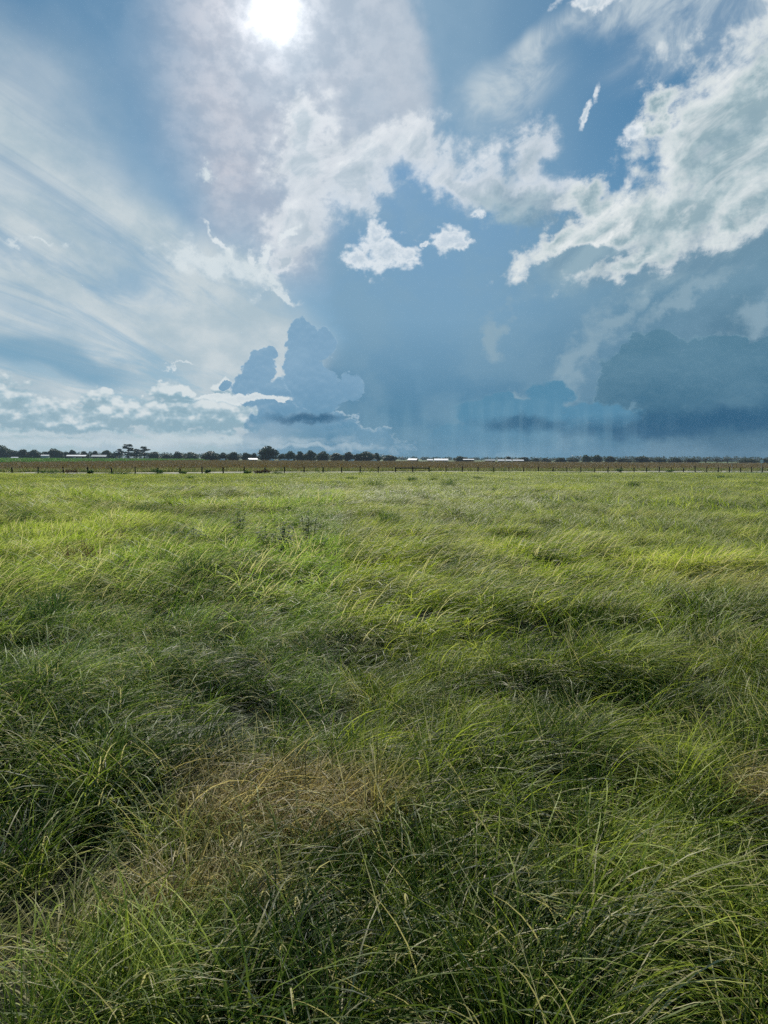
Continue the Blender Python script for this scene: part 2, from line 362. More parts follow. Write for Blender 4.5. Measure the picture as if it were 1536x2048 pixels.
GROUND_W = 9000
g = np.concatenate([-np.geomspace(9000, 8, 70), np.linspace(-7.6, 7.6, 60), np.geomspace(8, 9000, 70)])
gy = np.concatenate([-np.geomspace(9000, 4, 30), np.linspace(-3, 30, 80), np.geomspace(31, 9000, 90)])
GX, GY = np.meshgrid(g, gy); GZ = land(GX, GY)
V = np.stack([GX.ravel(), GY.ravel(), GZ.ravel()], 1); nx = len(g)
Fc = [(j*nx+i, j*nx+i+1, (j+1)*nx+i+1, (j+1)*nx+i) for j in range(len(gy)-1) for i in range(nx-1)]
m, nb = material('pasture soil and thatch')
pos = nb.n('ShaderNodeNewGeometry').outputs['Position']
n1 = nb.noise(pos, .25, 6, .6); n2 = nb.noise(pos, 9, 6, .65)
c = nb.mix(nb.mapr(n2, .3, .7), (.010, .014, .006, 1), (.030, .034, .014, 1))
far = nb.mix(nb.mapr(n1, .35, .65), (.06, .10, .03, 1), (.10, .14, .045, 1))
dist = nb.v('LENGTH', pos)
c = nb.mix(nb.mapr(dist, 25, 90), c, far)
bp = nb.n('ShaderNodeBump'); nb.put(bp.inputs['Height'], n2); nb.put(bp.inputs['Distance'], .05)
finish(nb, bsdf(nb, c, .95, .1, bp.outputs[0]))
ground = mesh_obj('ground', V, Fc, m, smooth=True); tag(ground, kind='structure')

def sheet(name, quad, mat, z, nu=40, nv=12):
    """quad = four corners (x, y); laid z metres above the land"""
    A, B, C2, D2 = [np.array(q, float) for q in quad]; V = []
    for j in range(nv+1):
        for i in range(nu+1):
            s_, t_ = i/nu, j/nv; p = (A*(1-s_)+B*s_)*(1-t_)+(D2*(1-s_)+C2*s_)*t_
            V.append((p[0], p[1], float(land(p[0], p[1]))+z))
    Fc = [(j*(nu+1)+i, j*(nu+1)+i+1, (j+1)*(nu+1)+i+1, (j+1)*(nu+1)+i) for j in range(nv) for i in range(nu)]
    return tag(mesh_obj(name, V, Fc, mat, smooth=True), kind='structure')
m_track = simple('pale sandy track', (.24, .23, .15), (.44, .41, .33), .6, .95, .1, obj=False)
m_brown = simple('dry seeding field', (.13, .10, .055), (.19, .15, .08), .05, .95, .1, stretch=(1, .35, 1), obj=False)
m_crop = simple('green crop field', (.055, .13, .03), (.085, .17, .045), .04, .9, .1, obj=False)
V = []; Fc = []; prof = [(.7, -.02), (1.5, .19), (2.4, .23), (4.0, .23), (4.9, .0)]
for i in range(121):
    for (v_, z_) in prof: q = along(-40+2.5*i, v_+.12*math.sin(i*.9)*(v_ < 2)); V.append((*q, float(land(*q))+z_))
for i in range(120):
    for j in range(4): a_ = i*5+j; Fc.append((a_, a_+5, a_+6, a_+1))
tag(mesh_obj('path', V, Fc, m_track, smooth=True), kind='structure')
sheet('brown_field', [along(-60, 12), along(330, 12), (420, 505), (-150, 505)], m_brown, .10, 40, 30)
sheet('crop_field', [(-146, 190), (-146, 640), (-900, 900), (-900, 190)], m_crop, .12, 30, 30)

# ------------------------------------------------------------------ grass
def leaf_material(name, cols, straw, straw_from=.86, trans=.5, gloss=.35, off=.09, patch=None):
    m, nb = material(name)
    a = nb.n('ShaderNodeAttribute', attribute_name='rnd'); rnd = a.outputs['Fac']
    t = nb.n('ShaderNodeAttribute', attribute_name='tt').outputs['Fac']
    pos = nb.n('ShaderNodeNewGeometry').outputs['Position']
    oi = nb.n('ShaderNodeObjectInfo').outputs['Random']
    big = nb.noise(pos, .16, 4, .6); mid = nb.noise(pos, .9, 3, .6)
    f = nb.m('ADD', nb.m('MULTIPLY', rnd, .45), nb.m('MULTIPLY', oi, .42))
    f = nb.m('ADD', f, nb.m('MULTIPLY', nb.m('SUBTRACT', big, .5), .95))
    f = nb.m('ADD', f, nb.m('MULTIPLY', nb.m('SUBTRACT', mid, .5), 1.1))
    c = nb.ramp(nb.m('ADD', f, off, clamp=True), [(i/(len(cols)-1), k) for i, k in enumerate(cols)])
    sf = nb.mapr(rnd, straw_from, straw_from+.04); pf = 0.0
    if patch:                     # died-back places, and one orange window reflection painted as straw
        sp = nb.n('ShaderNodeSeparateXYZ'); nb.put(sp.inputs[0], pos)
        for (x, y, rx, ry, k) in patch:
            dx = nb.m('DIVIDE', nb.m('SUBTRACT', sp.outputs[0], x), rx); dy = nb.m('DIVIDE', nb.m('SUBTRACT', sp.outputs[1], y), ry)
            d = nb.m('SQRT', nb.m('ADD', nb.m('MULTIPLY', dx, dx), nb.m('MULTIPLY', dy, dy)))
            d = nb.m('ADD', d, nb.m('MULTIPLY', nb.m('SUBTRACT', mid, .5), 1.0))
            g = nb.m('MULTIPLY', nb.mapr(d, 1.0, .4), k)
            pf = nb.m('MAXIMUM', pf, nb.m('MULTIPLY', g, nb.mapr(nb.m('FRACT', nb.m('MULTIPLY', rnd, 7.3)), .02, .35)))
    if patch:                     # a window reflection painted as a cooler tint, left of its straight edge
        e = nb.m('ADD', nb.m('ADD', sp.outputs[0], nb.m('MULTIPLY', sp.outputs[1], .0608)), nb.m('MULTIPLY', nb.m('SUBTRACT', mid, .5), .5))
        g = nb.m('MULTIPLY', nb.m('MULTIPLY', nb.mapr(e, .12, -.12), nb.mapr(sp.outputs[1], 70, 40)), nb.mapr(sp.outputs[1], 4.2, 7.5, .25, 1))
        c = nb.mix(nb.m('MULTIPLY', g, nb.mapr(sp.outputs[0], -9, -2, .35, 1)), c, nb.mix(1.0, c, (.94, 1.06, 1.5, 1), 'MULTIPLY'))
    c = nb.mix(sf, c, nb.mix(nb.m('FRACT', nb.m('MULTIPLY', rnd, 31.7)), (*straw[0], 1), (*straw[1], 1)))
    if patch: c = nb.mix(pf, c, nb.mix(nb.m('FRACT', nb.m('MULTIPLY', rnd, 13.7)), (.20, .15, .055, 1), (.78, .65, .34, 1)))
    p = bsdf(nb, c, gloss, .10)
    tr = nb.n('ShaderNodeBsdfTranslucent'); nb.put(tr.inputs[0], nb.mix(.5, c, (1.0, 1.0, .45, 1), 'MULTIPLY'))
    mx = nb.n('ShaderNodeMixShader'); mx.inputs[0].default_value = trans
    nb.nt.links.new(p, mx.inputs[1]); nb.nt.links.new(tr.outputs[0], mx.inputs[2])
    finish(nb, mx.outputs[0]); return m

def blades(N, radius, L, width, segs, lean=(.25, 1.5), spread=.7, upright=.15, seeds=.12, rg=rng):
    """N arching blades growing from a disc and swept towards +X; returns verts, faces, rnd, tt"""
    V = []; Fc = []; RN = []; TT = []
    for k in range(N):
        r = radius*math.sqrt(rg.random()); a = rg.random()*2*PI
        p = np.array([r*math.cos(a), r*math.sin(a), -.03])
        ln = L*rg.uniform(.55, 1.15); w = width*rg.uniform(.6, 1.3)
        az = rg.normal(0, spread); th0 = abs(rg.normal(lean[0], .22)); th1 = th0+max(.1, rg.normal(lean[1]-lean[0], .4))
        if rg.random() < upright: az = rg.uniform(-PI, PI); th1 = th0+rg.uniform(.2, 1.0)
        seed = rg.random() < seeds
        roll = rg.normal(0, .5); rn = rg.random(); sg = segs
        bend = rg.normal(0, .35); base = len(V); dirs = []
        for q in range(sg+1):
            t = q/sg; th = th0+(th1-th0)*t**1.3; aa = az+bend*t
            d = np.array([math.sin(th)*math.cos(aa), math.sin(th)*math.sin(aa), math.cos(th)])
            sd = np.array([-math.sin(aa), math.cos(aa), 0.0]); up = np.cross(d, sd)
            sd = sd*math.cos(roll)+up*math.sin(roll)
            ww = w*(1-.15*t) if t < .5 else w*.925*(1-((t-.5)/.5)**1.6*.93)
            if seed: ww = w*.35 if t < .72 else w*.9*(1-.6*abs(t-.86)/.14)
            V.append(p-sd*ww/2); V.append(p+sd*ww/2); TT += [t, t]; RN += [rn, rn]; dirs.append((p.copy(), d, sd))
            if q < sg: p = p+d*ln/sg
        for q in range(sg):
            b = base+2*q; Fc.append((b, b+1, b+3, b+2))
        if seed and segs >= 6:                 # feathery seed head along the tip
            for q in range(8):
                t = .70+.3*q/8; s_ = min(int(t*sg), sg-1); (p0, d0, s0), (p1, d1, s1) = dirs[s_], dirs[s_+1]
                f = t*sg-s_; pp = p0*(1-f)+p1*f; o = s0*(1 if q % 2 else -1)*rg.uniform(.5, 1)+rg.normal(0, .3, 3)
                e = (d0*.9+o*.5); e = e/np.linalg.norm(e)*ln*.045; n_ = np.cross(e, d0); n_ = n_/(np.linalg.norm(n_)+1e-6)*w*.2
                b = len(V); V += [pp, pp+e*.5+n_, pp+e, pp+e*.5-n_]; Fc.append((b, b+1, b+2, b+3)); TT += [t]*4; RN += [.97]*4
    return np.array(V), Fc, RN, TT
PI = math.pi
def tuft_mesh(name, mat, **kw):
    V, Fc, RN, TT = blades(**kw)
    me = bpy.data.meshes.new(name); me.from_pydata(V.tolist(), [], Fc); me.materials.append(mat)
    for nm, dat in (('rnd', RN), ('tt', TT)):
        at = me.attributes.new(nm, 'FLOAT', 'POINT'); at.data.foreach_set('value', np.array(dat, dtype=np.float32))
    me.polygons.foreach_set('use_smooth', [True]*len(me.polygons)); me.update()
    return me

def scatter(name, label, meshes, P, rot, scl, idx, kind='stuff', parent=None, cat='grass'):
    """one object: a cloud of points, each standing for one tuft"""
    me = bpy.data.meshes.new(name); me.vertices.add(len(P)); me.vertices.foreach_set('co', P.astype(np.float32).ravel())
    for nm, typ, dat in (('rot', 'FLOAT_VECTOR', rot), ('scl', 'FLOAT_VECTOR', scl)):
        at = me.attributes.new(nm, typ, 'POINT'); at.data.foreach_set('vector', dat.astype(np.float32).ravel())
    at = me.attributes.new('idx', 'INT', 'POINT'); at.data.foreach_set('value', idx.astype(np.int32))
    me.update()
    o = bpy.data.objects.new(name, me); COL.objects.link(o)
    ng = bpy.data.node_groups.new(name+' scatter', 'GeometryNodeTree')
    ng.interface.new_socket('Geometry', in_out='INPUT', socket_type='NodeSocketGeometry'); ng.interface.new_socket('Geometry', in_out='OUTPUT', socket_type='NodeSocketGeometry')
    N = ng.nodes.new; gi = N('NodeGroupInput'); go = N('NodeGroupOutput'); L = ng.links.new
    iop = N('GeometryNodeInstanceOnPoints'); gti = N('GeometryNodeGeometryToInstance')
    for k in reversed(range(len(meshes))):
        ob = bpy.data.objects.new(name+' source', meshes[k]); oi = N('GeometryNodeObjectInfo'); oi.inputs['Object'].default_value = ob
        L(oi.outputs['Geometry'], gti.inputs[0])
    def att(nm, t):
        x = N('GeometryNodeInputNamedAttribute'); x.data_type = t; x.inputs[0].default_value = nm; return x.outputs[0]
    L(gi.outputs[0], iop.inputs['Points']); L(gti.outputs[0], iop.inputs['Instance']); iop.inputs['Pick Instance'].default_value = True
    L(att('idx', 'INT'), iop.inputs['Instance Index']); L(att('rot', 'FLOAT_VECTOR'), iop.inputs['Rotation']); L(att('scl', 'FLOAT_VECTOR'), iop.inputs['Scale'])
    L(iop.outputs[0], go.inputs[0])
    md = o.modifiers.new('scatter', 'NODES'); md.node_group = ng
    tag(o, label, cat, kind=kind)
    if parent: o.parent = parent
    return o

def gpoint(px, py, z=0.0):       # where a photograph pixel meets the land
    d = ray(px, py); t = (z-CAM_H)/d.z; return d.x*t, d.y*t
def flow(x, y):                  # which way the wind has laid the grass
    f = .30+(fbm(x, y, 6.5, 21, 3)-.5)*3.0+(fbm(x, y, 1.7, 24, 2)-.5)*2.4
    return np.where(x < -.06*y, f+.5*np.sin(y*.3), f)  # the lay also shifts left of the painted reflection's edge
def tall(x, y):                  # height of the sward
    rows = fbm(x*.35, y*1.0, 3.2, 31, 3); lumps = fbm(x, y, 1.5, 35, 2)
    return .36+.62*rows+.70*lumps
def wedge(n, y0, y1, side=1.6, half=.64):
    """n random spots in the wedge of field the camera could see"""
    A = lambda y: half*y*y+2*side*y; r = rng.random(n)*(A(y1)-A(y0))+A(y0)
    y = (-2*side+np.sqrt(4*side*side+4*half*r))/(2*half)
    return (rng.random(n)*2-1)*(half*y+side), y
def area(y0, y1, side=1.6, half=.64): return half*(y1*y1-y0*y0)+2*side*(y1-y0)

straw = ((.32, .29, .13), (.55, .52, .30))
bx_, by_ = gpoint(570, 1580, .35); b2 = gpoint(330, 1740, .35); b3 = gpoint(1600, 1160, .3); b4 = gpoint(30, 1830, .35)
PATCH = [(bx_, by_, 1.05, .75, .95), (b2[0], b2[1], .9, .5, .85), (b3[0], b3[1], 3.5, 2.2, .5), (b4[0], b4[1], .5, .5, .5), (*gpoint(1540, 1560, .35), .35, .5, .8)]  # last entry: orange window reflection at the right, painted as straw colour
m_far = leaf_material('far pasture grass, in seed, painted sunlit tips', [(.06, .105, .022), (.20, .27, .045), (.36, .42, .075), (.47, .49, .12), (.52, .51, .19)], straw, .80, .55, .5, patch=PATCH)  # paler ramp puts the sunlit blade tips into the colour
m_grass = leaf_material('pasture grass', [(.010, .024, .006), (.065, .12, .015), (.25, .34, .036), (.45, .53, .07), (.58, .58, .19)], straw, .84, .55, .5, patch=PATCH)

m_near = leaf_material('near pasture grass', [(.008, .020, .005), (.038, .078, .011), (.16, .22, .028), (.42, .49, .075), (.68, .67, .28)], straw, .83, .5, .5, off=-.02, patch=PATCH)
near = [tuft_mesh('near tuft', m_near, N=30, radius=.11, L=.86, width=.0074, segs=8, lean=(l0_, l1_), spread=s_, upright=u_, seeds=sd_) for s_, u_, sd_, l0_, l1_ in ((.5, .03, .08, .6, 2.2), (1.0, .06, .12, .45, 2.3), (.4, .02, .04, .75, 2.0), (1.4, .08, .12, .35, 2.1), (.7, .04, .22, .6, 2.3), (.6, .04, 0, .6, 2.1), (2.4, .08, .1, .3, 2.1))]
middle = [tuft_mesh('middle tuft', m_grass, N=32, radius=.22, L=.78, width=.0115, segs=6, lean=(.55, 2.0), spread=s_, upright=u_, seeds=.12) for s_, u_ in ((.45, .04), (.7, .08), (.35, .02), (1.1, .1))]
coarse = [tuft_mesh('far tuft', m_far, N=44, radius=.55, L=.52, width=.017, segs=4, lean=(.7, 1.9), spread=s_, upright=u_, seeds=.1) for s_, u_ in ((.5, .03), (.8, .06), (.5, .1))]

def lay(x, y, hs, tilt=.25):
    n = len(x); z = land(x, y); fl = flow(x, y)+rng.normal(0, .2, n)
    rot = np.stack([rng.normal(0, tilt*.4, n), np.abs(rng.normal(0, tilt, n))*0+rng.normal(.08, tilt*.5, n), fl], 1)
    h = tall(x, y)*rng.uniform(.8, 1.2, n)*hs*(1-.55*hollow(x, y))
    s = np.stack([h*rng.uniform(.9, 1.15, n), h*rng.uniform(.9, 1.15, n), h*rng.uniform(.75, 1.1, n)], 1)
    return np.stack([x, y, z], 1), rot, s
HOLLOWS = [(*gpoint(px, py, .2), rx, ry) for px, py, rx, ry in ((495, 1455, .55, .30), (1205, 1395, .30, .18), (940, 1255, .6, .35), (1425, 1155, 1.0, .5), (185, 1740, .26, .16), (1340, 1930, .26, .13), (650, 1890, .2, .12),
    (850, 1720, .30, .12), (60, 1250, .7, .4), (1400, 1300, .5, .3), (330, 1385, .5, .25), (690, 1400, .18, .5), (1190, 1130, .9, .3), (860, 1610, .3, .12))]
def hollow(x, y):                # 1 in the trodden-down dips, 0 outside
    h = np.zeros(len(x)); w = (fbm(x, y, .5, 71, 2)-.5)*.9
    for (a, b, rx, ry) in HOLLOWS: h = np.maximum(h, np.clip((1.25-np.hypot((x-a)/rx, (y-b)/ry)+w)*2.2, 0, 1))
    return h
def thin(x, y):                  # hollows where fewer tufts grow
    d = fbm(x, y, 1.0, 51, 2); return rng.random(len(x)) < np.clip((d-np.where(y < 11, .40, .34))*7, np.where(y < 11, .10, .22), 1)*(1-.75*hollow(x, y))
ring = [('near', near, 2.3, 9.5, 92, .85), ('mid', middle, 9.0, 31, 46, 1.0), ('between', middle, 30.5, 56, 23, 1.05), ('far', coarse, 54, 134, 10.5, 1.15)]
PP = [[], [], [], []]; allm = []
for nm, ms, y0, y1, dens, hs in ring:
    n = int(area(y0, y1)*dens); x, y = wedge(n, y0, y1)
    k = thin(x, y) if nm not in ('far', 'between') else rng.random(n) < np.clip((fbm(x*.5, y, 3.0, 53, 2)-.25)*5, .35, 1); x, y = x[k], y[k]
    k = beyond(x, y) < .9; x, y = x[k], y[k]
    P_, r_, s_ = lay(x, y, hs)
    if nm == 'between': s_ *= np.array([1.35, 1.35, .95])*np.interp(y, [30, 56], [1, .85])[:, None]
    if nm == 'far': s_ *= np.interp(y, [30, 55, 110], [1.1, .9, .68])[:, None]; s_[:, 2] *= .9
    PP[0].append(P_); PP[1].append(r_); PP[2].append(s_); PP[3].append(rng.integers(0, len(ms), len(x))+len(allm)); allm += ms
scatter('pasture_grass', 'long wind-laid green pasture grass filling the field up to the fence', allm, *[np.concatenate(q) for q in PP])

# grass of the verge, the seeding field and the crop
m_verge = leaf_material('verge grass', [(.06, .10, .03), (.13, .17, .05), (.20, .20, .08)], straw, .7, .4, .5)
m_seed = leaf_material('brown seeding grass', [(.13, .095, .05), (.19, .145, .075), (.26, .205, .11)], ((.16, .15, .07), (.22, .20, .11)), .85, .3, .6)
m_cropleaf = leaf_material('crop leaves', [(.05, .13, .03), (.08, .20, .045), (.12, .24, .06)], ((.16, .26, .08), (.20, .28, .10)), .9, .45, .5)
def place(x, y, lo, hi, tilt=.2):
    n = len(x); s = rng.uniform(lo, hi, n)
    return np.stack([x, y, land(x, y)], 1), np.stack([rng.normal(0, tilt*.3, n), rng.normal(.05, tilt*.4, n), rng.random(n)*6.28], 1), np.stack([s, s, s*rng.uniform(.7, 1.1, n)], 1)
vm = [tuft_mesh('verge tuft', m_verge, N=34, radius=.5, L=.75, width=.03, segs=3, lean=(.25, .9), spread=1.2, upright=.5, seeds=.2) for k in range(3)]
n = 9000; u = rng.uniform(-25, 175, n); v = 4.6+9*rng.random(n)**1.3
x = FO[0]+FD[0]*u+FN[0]*v; y = FO[1]+FD[1]*u+FN[1]*v
P_, r_, s_ = place(x, y, .7, 1.35)
n2 = 1500; u2 = rng.uniform(-25, 175, n2); v2 = np.where(rng.random(n2) < .5, rng.uniform(.2, 1.3, n2), rng.uniform(3.6, 4.8, n2)); k = fbm(u2, v2*0, 6, 61, 2) > .45; u2, v2 = u2[k], v2[k]
P2_, r2_, s2_ = place(FO[0]+FD[0]*u2+FN[0]*v2, FO[1]+FD[1]*u2+FN[1]*v2, .3, .7)
cat3 = lambda *a: np.concatenate(a)
scatter('verge_grass', 'tall uncut grass along the far edge of the sandy track behind the fence', vm, cat3(P_, P2_), cat3(r_, r2_), cat3(s_, s2_), rng.integers(0, 3, n+len(u2)))
bm_ = [tuft_mesh('brown tuft', m_seed, N=30, radius=1.0, L=.85, width=.07, segs=3, lean=(.15, .7), spread=1.5, upright=.6, seeds=0) for k in range(3)]
n = 16000; y = 110+390*rng.random(n)**1.6; x = (rng.random(n)*2-1)*(.62*y+4); k = (beyond(x, y) > 12.5) & ~((x < -143) & (y > 235)); x, y = x[k], y[k]
P_, r_, s_ = place(x, y, .7, 1.2); s_ *= (1+(y/300))[:, None]*np.array([1, 1, .62])
scatter('seeding_grass', 'brown seeding grass covering the wide field beyond the track', bm_, P_, r_, s_, rng.integers(0, 3, len(x)))
cm_ = [tuft_mesh('crop tuft', m_cropleaf, N=30, radius=1.3, L=.8, width=.10, segs=3, lean=(.2, 1.0), spread=1.5, upright=.6, seeds=0) for k in range(3)]
n = 9000; y = 236+440*rng.random(n)**1.3; x = -146-(.62*y+8-146)*rng.random(n); k = x > -.62*y-8; x, y = x[k], y[k]
P_, r_, s_ = place(x, y, 1.0, 1.6); s_ *= (1+(y/500))[:, None]*np.array([1, 1, .7])
scatter('crop', 'bright green crop growing in the field at the far left', cm_, P_, r_, s_, rng.integers(0, 3, len(x)), cat='crop')

# ------------------------------------------------------------------ shapes
def tube(V, Fc, pts, rad, n=8, cap=True):
    pts = [Vector(p) for p in pts]; b0 = len(V)
    for i, p in enumerate(pts):
        d = (pts[min(i+1, len(pts)-1)]-pts[max(i-1, 0)]).normalized()
        a = d.orthogonal().normalized(); b = d.cross(a)
        for k in range(n): V.append(tuple(p+(a*math.cos(2*PI*k/n)+b*math.sin(2*PI*k/n))*rad[i]))
    for i in range(len(pts)-1):
        for k in range(n): Fc.append((b0+i*n+k, b0+i*n+(k+1) % n, b0+(i+1)*n+(k+1) % n, b0+(i+1)*n+k))
    if cap: Fc.append(tuple(b0+k for k in reversed(range(n)))); Fc.append(tuple(b0+(len(pts)-1)*n+k for k in range(n)))
def box(V, Fc, x0, x1, y0, y1, z0, z1):
    b = len(V); V += [(x0, y0, z0), (x1, y0, z0), (x1, y1, z0), (x0, y1, z0), (x0, y0, z1), (x1, y0, z1), (x1, y1, z1), (x0, y1, z1)]
    Fc += [(b, b+3, b+2, b+1), (b+4, b+5, b+6, b+7), (b, b+1, b+5, b+4), (b+1, b+2, b+6, b+5), (b+2, b+3, b+7, b+6), (b+3, b, b+4, b+7)]
def prism(V, Fc, prof, x0, x1):  # profile in (y, z), drawn out along x
    b = len(V); n = len(prof)
    for x in (x0, x1): V += [(x, p[0], p[1]) for p in prof]
    Fc += [(b+k, b+(k+1) % n, b+n+(k+1) % n, b+n+k) for k in range(n)] + [tuple(b+k for k in reversed(range(n))), tuple(b+n+k for k in range(n))]

# ------------------------------------------------------------------ fence
m_wood = simple('weathered fence wood', (.022, .017, .013), (.055, .043, .034), 9, .9, .2, .01, (1, 1, .15))
m_wire = simple('dull fence wire', (.10, .10, .10), (.16, .15, .14), 5, .5, .5)
fence = empty('wire_fence', (FP(0)[0], FP(0)[1], 0), 0)
tag(fence, 'long wire fence of dark wooden posts crossing the whole pasture, railed at one stretch', 'fence')
fx0, fy0 = FP(0); tops = {}
for i in range(-7, 54):
    px_, py_ = FP(i); z = float(land(px_, py_)); h = 1.15+random.uniform(-.10, .14); lx, ly = random.gauss(0, .045), random.gauss(0, .04)
    r = random.uniform(.09, .115); V = []; Fc = []
    tube(V, Fc, [(0, 0, -.1), (lx*.5, ly*.5, h*.5), (lx, ly, h-.02), (lx, ly, h)], [r*1.05, r, r*.97, r*.8], 9)
    o = mesh_obj('post', V, Fc, m_wood, fence); o.location = (px_-fx0, py_-fy0, z); tops[i] = Vector((px_-fx0, py_-fy0, z))
for hz in (.25, .52, .80, 1.05):
    V = []; Fc = []; pts = []
    for i in range(-7, 54):
        pts.append(tops[i]+Vector((0, -.075, hz)))
        if i < 53: pts.append((tops[i]+tops[i+1])/2+Vector((0, -.075, hz-.02)))
    tube(V, Fc, pts, [.004]*len(pts), 4); mesh_obj('wire', V, Fc, m_wire, fence)
for a, b in ((18, 19), (19, 20)):
    V = []; Fc = []; A, B = tops[a]+Vector((0, 0, .88)), tops[b]+Vector((0, 0, .88)); d = (B-A).normalized()*.06
    tube(V, Fc, [A+d, (A+B)/2+Vector((0, 0, .01)), B-d], [.12, .11, .12], 9); mesh_obj('rail', V, Fc, m_wood, fence)

# sign and marker by the fence
m_white = simple('white painted sheet', (.62, .63, .63), (.74, .75, .75), 4, .5, .4)
m_pale = simple('pale weathered pole', (.42, .42, .40), (.52, .51, .49), 6, .7, .3)
x, y = ray(1522, 948).x, ray(1522, 948).y; k = 128/y; sx, sy = x*k, 128.0; sz = float(land(sx, sy))
sg = empty('sign', (sx, sy, sz)); tag(sg, 'blank white square sign on a thin pole at the right end of the fence', 'sign')
V = []; Fc = []; tube(V, Fc, [(0, 0, -.1), (0, 0, 2.2)], [.03, .03], 8); mesh_obj('pole', V, Fc, m_pale, sg)
V = []; Fc = []; box(V, Fc, -.32, .32, -.045, -.03, 2.1, 2.75); mesh_obj('board', V, Fc, m_white, sg)
x, y = ray(1463, 945).x, ray(1463, 945).y; k = 150/y
V = []; Fc = []; tube(V, Fc, [(0, 0, -.1), (0, 0, 1.4), (.02, 0, 2.5)], [.045, .04, .035], 8)
o = mesh_obj('marker_pole', V, Fc, m_pale, smooth=False); o.location = (x*k, 150, float(land(x*k, 150)))
tag(o, 'slender pale marker pole standing taller than the fence posts near the right end', 'pole')

# ------------------------------------------------------------------ trees
m_bark = simple('dark bark', (.05, .04, .032), (.10, .085, .07), 3, .95, .2, .03, (1, 1, .2))
def crown_material(name, c1, c2, c3):
    m, nb = material(name)
    a = nb.n('ShaderNodeAttribute', attribute_name='rnd').outputs['Fac']
    oi = nb.n('ShaderNodeObjectInfo').outputs['Random']
    pos = nb.n('ShaderNodeTexCoord').outputs['Object']
    f = nb.m('ADD', nb.m('MULTIPLY', a, .6), nb.m('ADD', nb.m('MULTIPLY', nb.noise(pos, .5, 3), .6), nb.m('MULTIPLY', nb.m('SUBTRACT', oi, .7), .4)), clamp=True)
    c = nb.ramp(f, [(0, c1), (.5, c2), (1, c3)])
    tr = nb.n('ShaderNodeBsdfTranslucent'); nb.put(tr.inputs[0], c)
    mx = nb.n('ShaderNodeMixShader'); mx.inputs[0].default_value = .25
    nb.nt.links.new(bsdf(nb, c, .6, .25), mx.inputs[1]); nb.nt.links.new(tr.outputs[0], mx.inputs[2]); finish(nb, mx.outputs[0]); return m
m_crown = crown_material('oak leaves', (.030, .050, .022), (.045, .075, .03), (.075, .11, .04))
m_needles = crown_material('pine needles', (.028, .045, .025), (.04, .065, .032), (.06, .09, .04))
def leaf_cloud(lobes, n, size, mat, name, parent=None, hollow=.55, flat=1.0, rg=rng):
    """n small leaf clumps spread through a set of ellipsoid lobes (x, y, z, rx, ry, rz)"""
    vol = np.array([l[3]*l[4]*l[5] for l in lobes])**.7; vol = vol/vol.sum()
    V = []; Fc = []; RN = []
    for k in range(n):
        l = lobes[rg.choice(len(lobes), p=vol)]; d = rg.normal(0, 1, 3); d /= np.linalg.norm(d)
        r = hollow+(1-hollow)*rg.random()**.6
        if rg.random() < .12: r *= rg.uniform(1.0, 1.16)
        c = np.array(l[:3])+d*np.array(l[3:6])*r; s = size*rg.uniform(.5, 1.25)
        a = rg.normal(0, 1, 3); a /= np.linalg.norm(a); b = np.cross(a, rg.normal(0, 1, 3)); b /= np.linalg.norm(b); a2 = np.cross(a, b)
        bb = len(V); rn = rg.random()
        V += [c-b*s*.6, c-a2*s*.35+a*s*.1, c+b*s*.6, c+a2*s*.4+a*s*.12]; Fc.append((bb, bb+1, bb+2, bb+3)); RN += [rn]*4
    o = mesh_obj(name, V, Fc, mat, parent)
    at = o.data.attributes.new('rnd', 'FLOAT', 'POINT'); at.data.foreach_set('value', np.array(RN, dtype=np.float32))
    return o
